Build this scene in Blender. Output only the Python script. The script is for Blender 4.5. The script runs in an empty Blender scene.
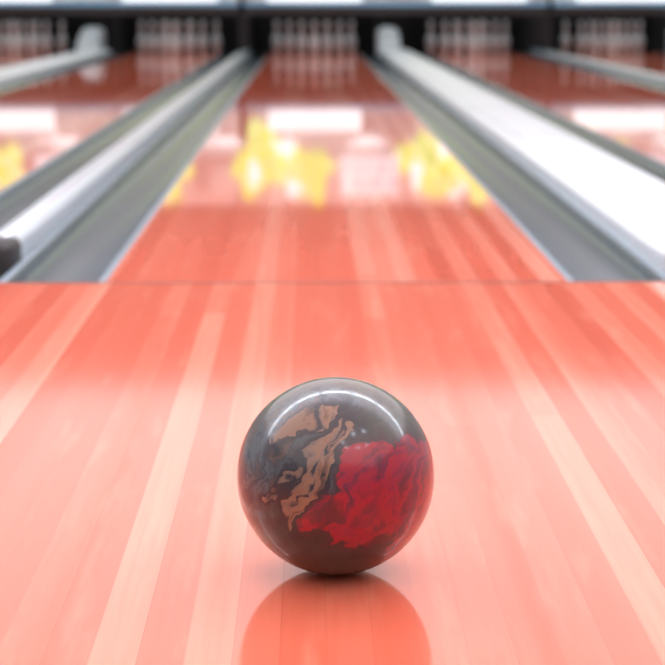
import bpy, bmesh, math, random
from mathutils import Vector, Matrix
random.seed(3)
scene = bpy.context.scene
try:
    scene.view_settings.view_transform = 'Standard'
    scene.view_settings.look = 'None'
except Exception: pass

# ------------------------------------------------------------ constants
FOUL = 4.306; LW = 0.533; PINS = FOUL + 18.29; LANE_END = FOUL + 19.15
MASKY = FOUL + 17.6
CAM = Vector((-0.063, 0, 0.642))
CEIL = 3.9
LANES = [-5.183, -3.533, -1.65, 0.0, 1.883, 3.533, 5.416]
THIN = [-0.835 - 3.533, -0.835, -0.835 + 3.533]        # centre of slim dividers
WIDE = [0.946 - 3.533, 0.946, 0.946 + 3.533]
THINW = 0.095/2; WIDEW = 0.337/2

# ------------------------------------------------------------ node helper
class NT:
    def __init__(s, name):
        s.m = bpy.data.materials.new(name); s.m.use_nodes = True
        s.t = s.m.node_tree; s.n = s.t.nodes; s.n.clear()
        s.out = s.n.new('ShaderNodeOutputMaterial')
    def add(s, typ, **kw):
        nd = s.n.new(typ)
        for k, v in kw.items(): setattr(nd, k, v)
        return nd
    def lk(s, a, b): s.t.links.new(a, b)
    def put(s, sock, v):
        if isinstance(v, bpy.types.NodeSocket): s.lk(v, sock)
        else: sock.default_value = v
    def math(s, op, a, b=0.0, c=None, clamp=False):
        nd = s.add('ShaderNodeMath', operation=op, use_clamp=clamp)
        s.put(nd.inputs[0], a); s.put(nd.inputs[1], b)
        if c is not None: s.put(nd.inputs[2], c)
        return nd.outputs[0]
    def vm(s, op, a, b=(0,0,0)):
        nd = s.add('ShaderNodeVectorMath', operation=op)
        s.put(nd.inputs[0], a); s.put(nd.inputs[1], b)
        return nd.outputs['Value'] if op in ('LENGTH','DISTANCE','DOT_PRODUCT') else nd.outputs[0]
    def obj(s): return s.add('ShaderNodeTexCoord').outputs['Object']
    def sep(s, v):
        nd = s.add('ShaderNodeSeparateXYZ'); s.lk(v, nd.inputs[0]); return nd.outputs
    def comb(s, x, y, z=0.0):
        nd = s.add('ShaderNodeCombineXYZ')
        for i, v in enumerate((x, y, z)): s.put(nd.inputs[i], v)
        return nd.outputs[0]
    def noise(s, v, scale, detail=3, rough=.5, dist=0.0, col=False):
        nd = s.add('ShaderNodeTexNoise'); s.lk(v, nd.inputs['Vector'])
        nd.inputs['Scale'].default_value = scale; nd.inputs['Detail'].default_value = detail
        nd.inputs['Roughness'].default_value = rough; nd.inputs['Distortion'].default_value = dist
        return nd.outputs['Color' if col else 'Fac']
    def white(s, v):
        nd = s.add('ShaderNodeTexWhiteNoise', noise_dimensions='3D'); s.lk(v, nd.inputs['Vector'])
        return nd.outputs['Value']
    def ramp(s, f, stops, interp='LINEAR'):
        nd = s.add('ShaderNodeValToRGB'); cr = nd.color_ramp; cr.interpolation = interp
        while len(cr.elements) < len(stops): cr.elements.new(.5)
        for e, (p, c) in zip(cr.elements, stops):
            e.position = p; e.color = (c[0], c[1], c[2], 1) if not isinstance(c, (int, float)) else (c, c, c, 1)
        s.lk(f, nd.inputs[0]); return nd.outputs[0]
    def mix(s, f, a, b, mode='MIX'):
        nd = s.add('ShaderNodeMix', data_type='RGBA', blend_type=mode)
        s.put(nd.inputs[0], f)
        for sk, v in ((nd.inputs[6], a), (nd.inputs[7], b)):
            if not isinstance(v, bpy.types.NodeSocket): v = (v[0], v[1], v[2], 1)
            s.put(sk, v)
        return nd.outputs[2]
    def sstep(s, v, a, b, o0=0., o1=1.):
        nd = s.add('ShaderNodeMapRange', interpolation_type='SMOOTHSTEP')
        s.put(nd.inputs[0], v); 
        for i, x in zip((1,2,3,4), (a,b,o0,o1)): nd.inputs[i].default_value = x
        return nd.outputs[0]
    def bsdf(s, col, rough=.5, metal=0., coat=0., coatr=.05, ior=1.5, emis=None, es=0., coatior=1.5):
        b = s.add('ShaderNodeBsdfPrincipled')
        if not isinstance(col, bpy.types.NodeSocket): col = (col[0], col[1], col[2], 1)
        s.put(b.inputs['Base Color'], col); s.put(b.inputs['Roughness'], rough)
        s.put(b.inputs['Metallic'], metal); b.inputs['Coat Weight'].default_value = coat
        b.inputs['Coat Roughness'].default_value = coatr; b.inputs['IOR'].default_value = ior
        b.inputs['Coat IOR'].default_value = coatior
        if emis is not None:
            if not isinstance(emis, bpy.types.NodeSocket): emis = (*emis, 1)
            s.put(b.inputs['Emission Color'], emis); s.put(b.inputs['Emission Strength'], es)
        s.lk(b.outputs[0], s.out.inputs[0]); return s.m

def simple(name, col, rough=.5, var=.12, scale=6, **kw):
    t = NT(name); n = t.noise(t.obj(), scale, 4)
    c = t.mix(n, [x*(1-var) for x in col], [min(1, x*(1+var)) for x in col])
    return t.bsdf(c, rough, **kw)

def wood(name, bw, stops, rough, seed, ior=1.5):
    t = NT(name); o = t.obj(); x, y, z = t.sep(o)
    bi = t.math('FLOOR', t.math('DIVIDE', x, bw))
    r1 = t.white(t.comb(bi, seed, 1.0))
    # each board changes tone once along its length
    r2 = t.white(t.comb(bi, t.math('FLOOR', t.math('ADD', t.math('DIVIDE', y, 3.1), t.math('MULTIPLY', r1, 9.))), seed))
    band = t.noise(t.comb(x, seed, 0.0), 7.5, 2)
    f = t.math('ADD', t.math('MULTIPLY', r1, .62), t.math('MULTIPLY', r2, .16))
    f = t.math('ADD', f, t.math('MULTIPLY', t.math('SUBTRACT', band, .5), .8))
    f = t.math('ADD', f, .10, clamp=True)
    col = t.ramp(f, stops)
    gv = t.comb(t.math('MULTIPLY', x, 60.), t.math('MULTIPLY', y, 1.2), r1)
    g = t.noise(gv, 1.6, 5, .6)
    col = t.mix(t.sstep(g, .35, .75, 0., .28), col, (.60, .13, .065))
    g2 = t.noise(t.comb(t.math('MULTIPLY', x, 14.), t.math('MULTIPLY', y, 1.6), r1), 2.0, 3)
    col = t.mix(t.sstep(g2, .5, .8, 0., .16), col, (1., .50, .34))
    fx = t.math('FRACT', t.math('DIVIDE', x, bw))
    seam = t.math('LESS_THAN', fx, .03)
    col = t.mix(t.math('MULTIPLY', seam, .16), col, (.35, .07, .04))
    return t.bsdf(col, rough, ior=ior)

M_app = wood('approach_maple', .047,
    [(0., (.56,.10,.055)), (.25, (.66,.135,.078)), (.55, (.74,.195,.122)), (.78, (.82,.36,.25)), (1., (.86,.50,.38))], .08, 2.0)
M_lane = wood('lane_maple', .047,
    [(0., (.62,.115,.065)), (.35, (.73,.155,.09)), (.65, (.80,.225,.145)), (.9, (.86,.35,.25)), (1., (.88,.41,.30))], .04, 11.0, 1.52)
M_gut = simple('gutter_polymer', (.085,.12,.145), .22, .25, 3)
M_gedge = simple('gutter_flange', (.20,.29,.36), .3)
M_div = simple('divider_capping', (.50,.59,.65), .3, .06)
M_white = simple('return_track_white', (.68,.78,.83), .4, .05)
M_dark = simple('dark_rubber', (.03,.032,.036), .55)
M_black = simple('pit_black', (.008,.008,.010), .8)
M_slab = simple('subfloor_concrete', (.12,.12,.12), .8)
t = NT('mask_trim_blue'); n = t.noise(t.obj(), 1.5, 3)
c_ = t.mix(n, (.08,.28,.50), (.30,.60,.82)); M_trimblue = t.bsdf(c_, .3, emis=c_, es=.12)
M_wall = simple('wall_paint_grey', (.17,.13,.13), .8, .05)
M_wside = simple('wall_paint_light', (.55,.57,.58), .8, .05)
M_steel = simple('brushed_steel', (.5,.52,.55), .3, .1, metal=1.)

# ------------------------------------------------------------ mesh helpers
def newobj(name, bm, mats, smooth=False, parent=None, loc=(0,0,0)):
    me = bpy.data.meshes.new(name); bm.normal_update(); bm.to_mesh(me); bm.free()
    for m in mats: me.materials.append(m)
    if smooth:
        for p in me.polygons: p.use_smooth = True
    ob = bpy.data.objects.new(name, me); scene.collection.objects.link(ob)
    ob.location = loc
    if parent: ob.parent = parent
    return ob
def box(bm, x0, x1, y0, y1, z0, z1, mi=0, bev=0.):
    r = bmesh.ops.create_cube(bm, size=1)
    vs = r['verts']
    bmesh.ops.scale(bm, vec=(x1-x0, y1-y0, z1-z0), verts=vs)
    bmesh.ops.translate(bm, vec=((x0+x1)/2, (y0+y1)/2, (z0+z1)/2), verts=vs)
    fs = {f for v in vs for f in v.link_faces}
    for f in fs: f.material_index = mi
    if bev:
        es = list({e for v in vs for e in v.link_edges})
        r = bmesh.ops.bevel(bm, geom=es, offset=bev, segments=3, affect='EDGES', profile=.5)
        for f in r['faces']: f.material_index = mi
def sweep(bm, prof, y0, y1, mi=0, ny=1):
    rows = []
    for k in range(ny+1):
        y = y0 + (y1-y0)*k/ny
        rows.append([bm.verts.new((x, y, z)) for x, z in prof])
    for a, b in zip(rows, rows[1:]):
        for i in range(len(prof)-1):
            f = bm.faces.new((a[i], a[i+1], b[i+1], b[i])); f.material_index = mi

# ------------------------------------------------------------ floor / approach
bm = bmesh.new(); box(bm, -7, 7, -5, FOUL-.012, -.12, 0)
newobj('floor', bm, [M_app])
bm = bmesh.new(); box(bm, -7, 7, FOUL-.012, FOUL+.002, -.12, .0005)
newobj('foul_line', bm, [simple('foul_line_dark', (.14,.02,.025), .35)])
bm = bmesh.new(); box(bm, -7, 7, FOUL+.002, 26.5, -.32, -.125)
newobj('floor_subbase', bm, [M_slab])

# ------------------------------------------------------------ lanes
for c in LANES:
    bm = bmesh.new(); box(bm, c-LW, c+LW, FOUL+.002, LANE_END, -.12, 0, 0)
    newobj('bowling_lane', bm, [M_lane])

# ------------------------------------------------------------ gutters
GUT = []
for c in LANES:
    GUT += [(c-LW-.25, c-LW), (c+LW, c+LW+.25)]
for x0, x1 in GUT:
    bm = bmesh.new(); w = x1-x0
    prof = [(x0, -.001), (x0+.018, -.001)]
    n = 14
    for i in range(n+1):
        a = math.pi*i/n
        prof.append((x0+w/2 - (w/2-.022)*math.cos(a), -.006-.075*math.sin(a)))
    prof += [(x1-.018, -.001), (x1, -.001)]
    sweep(bm, prof, FOUL+.002, LANE_END+.1, 0, 1)
    for f in bm.faces:
        xs = [v.co.x for v in f.verts]
        if max(xs) <= x0+.019 or min(xs) >= x1-.019: f.material_index = 1
    box(bm, x0, x1, FOUL+.002, FOUL+.01, -.12, -.083, 1)
    newobj('lane_gutter', bm, [M_gut, M_gedge], smooth=True)

# ------------------------------------------------------------ dividers
def capprof(c, hw, top):
    b = min(.02, hw*.5)
    p = [(c-hw, -.12)]
    for i in range(7):
        a = math.pi/2*i/6; p.append((c-hw+b-b*math.cos(a), top-b+b*math.sin(a)))
    for i in range(7):
        a = math.pi/2*i/6; p.append((c+hw-b+b*math.sin(a), top-b+b*math.cos(a)))
    p.append((c+hw, -.12)); return p
for c in THIN:
    bm = bmesh.new(); sweep(bm, capprof(c, THINW-.002, .05), FOUL+.42, LANE_END-.2, 0)
    box(bm, c-.008, c+.008, FOUL+.45, LANE_END-.25, .045, .0508, 1)
    box(bm, c-THINW-.002, c+THINW+.002, FOUL+.27, FOUL+.43, -.12, .056, 2, .022)
    newobj('lane_divider', bm, [M_div, M_steel, M_dark], smooth=True)
for c in WIDE:
    bm = bmesh.new(); sweep(bm, capprof(c, WIDEW-.002, .05), FOUL+.30, LANE_END-.75, 0)
    for s in (-1, 1):
        box(bm, c+s*.10-.003, c+s*.10+.003, FOUL+.3, LANE_END-.8, .046, .0506, 1)
    for k in range(1, 9):
        box(bm, c-WIDEW+.02, c+WIDEW-.02, FOUL+k*2.05, FOUL+k*2.05+.006, .046, .0507, 1)
    box(bm, c-WIDEW-.002, c+WIDEW+.002, FOUL+.16, FOUL+.31, -.12, .055, 0, .02)
    y0, y1 = LANE_END-1.15, LANE_END-.3
    pts = [(y0, .05), (y0+.05, .14), (y0+.14, .22), (y0+.28, .28), (y0+.5, .31), (y1, .31), (y1, -.1), (y0, -.1)]
    hx0, hx1 = c-WIDEW-.02, c+WIDEW-.11
    def rowv(x, sh): return [bm.verts.new((x, y + (sh if z > .2 else 0), z - (sh if z > .2 else 0))) for y, z in pts]
    cols = [rowv(hx0, .06), rowv(hx0+.02, .025), rowv(hx0+.06, 0), rowv(hx1-.06, 0), rowv(hx1-.02, .025), rowv(hx1, .06)]
    fs = [bm.faces.new(cols[0]), bm.faces.new(list(reversed(cols[-1])))]
    for L, R in zip(cols, cols[1:]):
        for i in range(len(pts)):
            j = (i+1) % len(pts); fs.append(bm.faces.new((L[i], R[i], R[j], L[j])))
    bmesh.ops.recalc_face_normals(bm, faces=fs)
    newobj('ball_return_track', bm, [M_white, M_gedge], smooth=False)

# ------------------------------------------------------------ pins
pin_prof = [(.0,0),(.0258,0),(.0286,.006),(.0359,.0190),(.0450,.0572),(.0545,.0857),(.0606,.1143),(.0578,.1492),
            (.0469,.1841),(.0312,.2190),(.0249,.2381),(.0228,.2540),(.0237,.2762),(.0275,.3000),(.0309,.3270),(.0323,.3429),
            (.0300,.3600),(.0225,.3740),(.012,.3795),(0,.381)]
t = NT('pin_plastic'); z = t.sep(t.obj())[2]
def bandm(a, b): return t.math('MULTIPLY', t.math('GREATER_THAN', z, a), t.math('LESS_THAN', z, b))
st = t.math('MAXIMUM', bandm(.262,.272), bandm(.286,.296))
M_pin = t.bsdf(t.mix(st, (.72,.80,.82), (.6,.02,.03)), .2, coat=.5)
for c in LANES:
    bm = bmesh.new(); N = 20
    for row in range(4):
        for i in range(row+1):
            px = c + (i-row/2)*.3048; py = PINS + row*.264
            rings = []
            for r, zz in pin_prof:
                if r == 0: rings.append([bm.verts.new((px, py, zz+.0005))])
                else: rings.append([bm.verts.new((px+r*math.cos(2*math.pi*k/N), py+r*math.sin(2*math.pi*k/N), zz+.0005)) for k in range(N)])
            for a, b in zip(rings, rings[1:]):
                for k in range(N):
                    k2 = (k+1) % N
                    if len(a) == 1: bm.faces.new((a[0], b[k2], b[k]))
                    elif len(b) == 1: bm.faces.new((a[k], a[k2], b[0]))
                    else: bm.faces.new((a[k], a[k2], b[k2], b[k]))
    newobj('bowling_pin_set', bm, [M_pin], smooth=True)

# ------------------------------------------------------------ pit, kickbacks
for c in THIN:
    bm = bmesh.new(); box(bm, c-.04, c+.04, MASKY+.02, LANE_END-.2, .052, .469, 0, .005)
    box(bm, c-.04, c+.04, LANE_END-.19, 24.57, -.12, .469, 0, .005)
    newobj('pit_kickback', bm, [M_black])
for c in WIDE:
    bm = bmesh.new()
    for s in (-1, 1): box(bm, c+s*.14-.02, c+s*.14+.02, LANE_END-.29, 24.57, -.12, .7, 0, .005)
    box(bm, c-.12, c+.12, LANE_END-.28, LANE_END-.24, -.12, .7, 0)
    newobj('pit_kickback', bm, [M_black])
bm = bmesh.new(); box(bm, -7, 7, 24.62, 24.7, -.12, 1.8)
for k in range(60): box(bm, -6.9+k*.23, -6.8+k*.23, 24.58, 24.62, -.1, 1.7, 0)
newobj('pit_curtain', bm, [M_black])

# ------------------------------------------------------------ masking units
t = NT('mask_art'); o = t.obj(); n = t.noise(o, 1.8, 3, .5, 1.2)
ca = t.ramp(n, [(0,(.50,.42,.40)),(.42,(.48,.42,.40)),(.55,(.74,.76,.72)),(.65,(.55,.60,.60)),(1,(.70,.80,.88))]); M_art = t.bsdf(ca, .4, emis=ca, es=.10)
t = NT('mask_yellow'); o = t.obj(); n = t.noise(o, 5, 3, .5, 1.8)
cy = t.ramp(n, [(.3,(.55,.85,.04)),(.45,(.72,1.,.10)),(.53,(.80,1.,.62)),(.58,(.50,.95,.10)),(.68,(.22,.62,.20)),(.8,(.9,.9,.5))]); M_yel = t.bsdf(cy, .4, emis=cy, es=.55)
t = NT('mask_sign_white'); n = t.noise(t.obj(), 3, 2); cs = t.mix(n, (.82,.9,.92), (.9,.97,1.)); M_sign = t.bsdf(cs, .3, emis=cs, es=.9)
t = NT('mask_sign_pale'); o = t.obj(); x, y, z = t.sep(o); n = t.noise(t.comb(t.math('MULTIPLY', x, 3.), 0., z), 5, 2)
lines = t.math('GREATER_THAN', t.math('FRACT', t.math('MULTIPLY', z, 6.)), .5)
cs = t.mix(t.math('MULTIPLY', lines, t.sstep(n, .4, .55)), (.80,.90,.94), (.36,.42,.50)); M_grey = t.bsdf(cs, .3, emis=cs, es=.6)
def blob(bm, cx, cz, rx, rz, y, mi, seed):
    rnd = random.Random(seed); ph = [rnd.uniform(0, 6.28) for _ in range(4)]
    vs = []
    for k in range(40):
        a = 2*math.pi*k/40
        r = 1 + .22*math.sin(3*a+ph[0]) + .16*math.sin(5*a+ph[1]) + .1*math.sin(8*a+ph[2])
        vs.append((cx+rx*r*math.cos(a), cz+rz*r*math.sin(a)))
    f = [bm.verts.new((x, y, z)) for x, z in vs]; b = [bm.verts.new((x, y+.004, z)) for x, z in vs]
    ff = bm.faces.new(f); ff.material_index = mi
    for i in range(40):
        j = (i+1) % 40; q = bm.faces.new((f[i], f[j], b[j], b[i])); q.material_index = mi
edges = [-7, THIN[0], THIN[1], THIN[2], 7]
for e, (a, b) in enumerate(zip(edges, edges[1:])):
    bm = bmesh.new(); y = MASKY
    box(bm, a+.03, b-.03, y, y+.06, .62, 1.72, 0, .01)
    box(bm, a+.03, b-.03, y-.03, y+.08, .565, .615, 1, .012)     # blue lower trim
    box(bm, a+.03, b-.03, y+.0, y+.10, .47, .56, 2, .008)       # dark lip
    box(bm, a+.03, b-.03, y-.03, y+.08, 1.73, 1.80, 2, .01)
    for s in LANES:
        if a < s < b:
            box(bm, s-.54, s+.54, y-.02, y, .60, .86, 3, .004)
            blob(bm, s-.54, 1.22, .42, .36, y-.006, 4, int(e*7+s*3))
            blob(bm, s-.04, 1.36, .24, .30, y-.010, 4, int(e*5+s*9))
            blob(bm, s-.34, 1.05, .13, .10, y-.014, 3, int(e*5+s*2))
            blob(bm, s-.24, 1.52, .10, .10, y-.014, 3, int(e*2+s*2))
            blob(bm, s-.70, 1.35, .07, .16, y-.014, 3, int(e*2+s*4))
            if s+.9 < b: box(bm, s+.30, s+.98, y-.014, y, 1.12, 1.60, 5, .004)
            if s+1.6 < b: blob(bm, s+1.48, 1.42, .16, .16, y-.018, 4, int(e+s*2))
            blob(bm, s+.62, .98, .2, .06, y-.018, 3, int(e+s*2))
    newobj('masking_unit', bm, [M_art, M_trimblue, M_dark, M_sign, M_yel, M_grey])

# ------------------------------------------------------------ room shell
bm = bmesh.new(); box(bm, -7.1, 7.1, MASKY+.1, MASKY+.2, 1.80, CEIL); newobj('wall_far', bm, [M_wall])
bm = bmesh.new(); box(bm, -7.1, 7.1, -5.1, -5.0, -.12, CEIL); newobj('wall_rear', bm, [M_wside])
bm = bmesh.new(); box(bm, -7.1, -7.0, -5.0, 26, -.12, CEIL); newobj('wall_left', bm, [M_wside])
bm = bmesh.new(); box(bm, 7.0, 7.1, -5.0, 26, -.12, CEIL); newobj('wall_right', bm, [M_wside])
t = NT('ceiling_added_glow'); x, y, z = t.sep(t.obj())
fx = t.math('FRACT', t.math('DIVIDE', t.math('ADD', x, 20.0), 1.2)); fy = t.math('FRACT', t.math('DIVIDE', t.math('ADD', y, 20.), 1.2))
g = t.math('MAXIMUM', t.math('LESS_THAN', fx, .03), t.math('LESS_THAN', fy, .03))
em = t.math('MULTIPLY', t.math('SUBTRACT', 1.0, g), 1.10)  # glow added to every ceiling tile, as even fill light for the room
M_ceil = t.bsdf((.8,.8,.8), .7, emis=(.95, .99, 1.), es=em)
bm = bmesh.new(); box(bm, -7.1, 7.1, -5.1, 26, CEIL, CEIL+.1); newobj('ceiling', bm, [M_ceil])

t = NT('lamp_tube'); M_tube = t.bsdf((.9,.9,.9), .4, emis=(.82,.89,1.), es=20.)
t = NT('lamp_diffuser'); M_diff = t.bsdf((.9,.9,.9), .4, emis=(.86,.90,1.), es=2.6)
def lamp(x, y, z, lx, ly, m=None):
    bm = bmesh.new(); box(bm, x-lx/2, x+lx/2, y-ly/2, y+ly/2, z, z+.05, 0, .01)
    box(bm, x-lx/2+.02, x+lx/2-.02, y-ly/2+.02, y+ly/2-.02, z-.012, z+.001, 1)
    for s in (-1, 1): box(bm, x+s*lx*.4-.006, x+s*lx*.4+.006, y-.006, y+.006, z+.05, CEIL, 0)
    newobj('ceiling_lamp', bm, [M_div, m or M_tube])
for i in range(-4, 5):
    lamp(i*1.5, 4.7, 3.6, 1.42, .36)
    lamp(i*1.5, 3.6, 3.6, 1.42, .9, M_diff)
for x, y in ((2.0,-1.0),(2.7,-.4),(.9,-1.3),(.5,-.6),(1.2,.4),(1.9,.9)): lamp(x, y, 3.6, .26, .26)

# ------------------------------------------------------------ bowling ball
BR = .1115; BC = Vector((-.034, 2.074, BR+.0003))
tv = (CAM-BC).normalized(); rt = Vector((0,0,1)).cross(tv).normalized(); up = tv.cross(rt)
def bd(px, py):
    a = (px-335)/99; b = (479-py)/99; c = math.sqrt(max(0, 1-a*a-b*b)); return rt*a+up*b+tv*c
t = NT('ball_marbled_resin'); o = t.obj(); p = t.vm('SCALE', o); 
p.node.inputs['Scale'].default_value = 1/BR
def sc(v, k):
    r = t.vm('SCALE', v); r.node.inputs['Scale'].default_value = k; return r
n1 = t.vm('SUBTRACT', t.noise(p, 1.4, 1, col=True), (.5,.5,.5))
n2 = t.vm('SUBTRACT', t.noise(p, 3.6, 2, .5, .5, col=True), (.5,.5,.5))
n3 = t.vm('SUBTRACT', t.noise(p, 12., 2, .5, .3, col=True), (.5,.5,.5))
pw = t.vm('ADD', t.vm('ADD', p, sc(n3, .07)), t.vm('ADD', sc(n1, .35), sc(n2, .34)))
# pour direction: upper right -> lower left
ang = math.radians(58)
sd = rt*math.cos(ang)+up*math.sin(ang); qd = rt*-math.sin(ang)+up*math.cos(ang)
S = t.vm('DOT_PRODUCT', pw, tuple(sd)); Q = t.vm('DOT_PRODUCT', pw, tuple(qd)); W = t.vm('DOT_PRODUCT', pw, tuple(tv))
sv = t.comb(t.math('MULTIPLY', S, .7), t.math('MULTIPLY', Q, 2.6), W)
v1 = t.noise(sv, 1.1, 1.5, .45, .8); v2 = t.noise(sv, 1.9, 2.5, .5, .9)
def field(lst, fr=None):
    cur = None
    for (px, py, r) in lst:
        d = t.math('DIVIDE', t.vm('DISTANCE', pw, tuple(bd(px, py))), r)
        cur = d if cur is None else t.math('MINIMUM', cur, d)
    return cur
red = field([(378,516,.40),(322,520,.25),(420,500,.42),(375,478,.34),(402,550,.36),(410,458,.24),(350,526,.30),(428,465,.28)])
def streak(px, py, ang, L, Wd):
    c = bd(px, py); a = math.radians(ang)
    u = (rt*math.cos(a)+up*math.sin(a)); u = (u - c*u.dot(c)).normalized(); v = c.cross(u)
    d = t.vm('SUBTRACT', pw, tuple(c))
    su = t.math('DIVIDE', t.vm('DOT_PRODUCT', d, tuple(u)), L); svv = t.math('DIVIDE', t.vm('DOT_PRODUCT', d, tuple(v)), Wd)
    sc_ = t.math('DIVIDE', t.vm('DOT_PRODUCT', d, tuple(c)), .6)
    return t.math('SQRT', t.math('ADD', t.math('ADD', t.math('MULTIPLY', su, su), t.math('MULTIPLY', svv, svv)), t.math('MULTIPLY', sc_, sc_)))
tan = streak(310, 470, 58, .62, .17)
for a_ in ((284,488,20,.26,.07),(297,512,75,.28,.08),(332,440,40,.30,.13),(300,425,35,.36,.10)):
    tan = t.math('MINIMUM', tan, streak(*a_))
left = field([(262,462,.42),(290,435,.42),(320,410,.36),(250,495,.3),(310,480,.3)])
base = t.ramp(v1, [(.3,(.010,.018,.020)),(.47,(.022,.036,.036)),(.58,(.038,.050,.046)),(.75,(.014,.021,.026))])
leftc = t.ramp(v2, [(.32,(.003,.009,.024)),(.44,(.007,.022,.045)),(.52,(.05,.088,.105)),(.58,(.02,.036,.052)),(.64,(.075,.06,.05)),(.74,(.015,.022,.03))])
redc = t.ramp(v2, [(.28,(.05,.002,.014)),(.40,(.18,.001,.028)),(.5,(.32,.0005,.022)),(.60,(.22,.001,.038)),(.72,(.08,.004,.028))])
tanc = t.ramp(v2, [(.30,(.008,.012,.02)),(.38,(.11,.065,.042)),(.48,(.24,.142,.09)),(.56,(.15,.115,.095)),(.605,(.010,.016,.028)),(.65,(.010,.016,.028)),(.70,(.20,.12,.078))])
col = t.mix(t.sstep(left, .8, 1.25, 1., 0.), base, leftc)
col = t.mix(t.sstep(red, .85, 1.5, .8, 0.), col, (.045,.004,.020))
redm = t.math('MULTIPLY', t.sstep(red, .95, 1.03, 1., 0.), t.sstep(v1, .33, .37, .2, 1.))
col = t.mix(redm, col, redc)
col = t.mix(t.sstep(tan, 1.1, 1.7, 1., 0.), col, (.006,.012,.024))
col = t.mix(t.sstep(tan, .97, 1.05, 1., 0.), col, tanc)
M_ball = t.bsdf(col, .3, coat=1., coatr=.13, coatior=1.45)
bm = bmesh.new(); bmesh.ops.create_icosphere(bm, subdivisions=6, radius=BR)
ball = newobj('bowling_ball', bm, [M_ball, M_black], smooth=True, loc=BC)
cut = bmesh.new()
for dx, dz, r in ((-.13,.32,.012),(.13,.32,.012),(0,-.08,.0135)):
    d = Vector((dx, .9, dz)).normalized()
    mtx = Matrix.Translation(BC + d*BR*.9) @ d.to_track_quat('Z','Y').to_matrix().to_4x4()
    bmesh.ops.create_cone(cut, cap_ends=True, segments=32, radius1=r, radius2=r, depth=.07, matrix=mtx)
cobj = newobj('cutter', cut, [M_black])
md = ball.modifiers.new('b', 'BOOLEAN'); md.object = cobj; md.operation = 'DIFFERENCE'; md.solver = 'EXACT'
bpy.context.view_layer.update()
dg = bpy.context.evaluated_depsgraph_get()
me2 = bpy.data.meshes.new_from_object(ball.evaluated_get(dg))
ball.modifiers.clear(); ball.data = me2; bpy.data.objects.remove(cobj)

# ------------------------------------------------------------ world + camera
w = bpy.data.worlds.new('World'); scene.world = w; w.use_nodes = True
w.node_tree.nodes['Background'].inputs[0].default_value = (.8,.8,.85,1); w.node_tree.nodes['Background'].inputs[1].default_value = .3
cd = bpy.data.cameras.new('camera'); co = bpy.data.objects.new('camera', cd); scene.collection.objects.link(co)
scene.camera = co
F = 1890.; cd.sensor_width = 36; cd.lens = 36*F/665; cd.clip_end = 100
pitch = math.atan(333.5/F); yaw = math.atan(23.5/F*math.cos(pitch))
co.location = CAM; co.rotation_euler = (math.pi/2-pitch, 0, -yaw)
cd.dof.use_dof = True; cd.dof.focus_distance = (BC-CAM).length - .06
cd.dof.aperture_fstop = cd.lens/1000/.0145
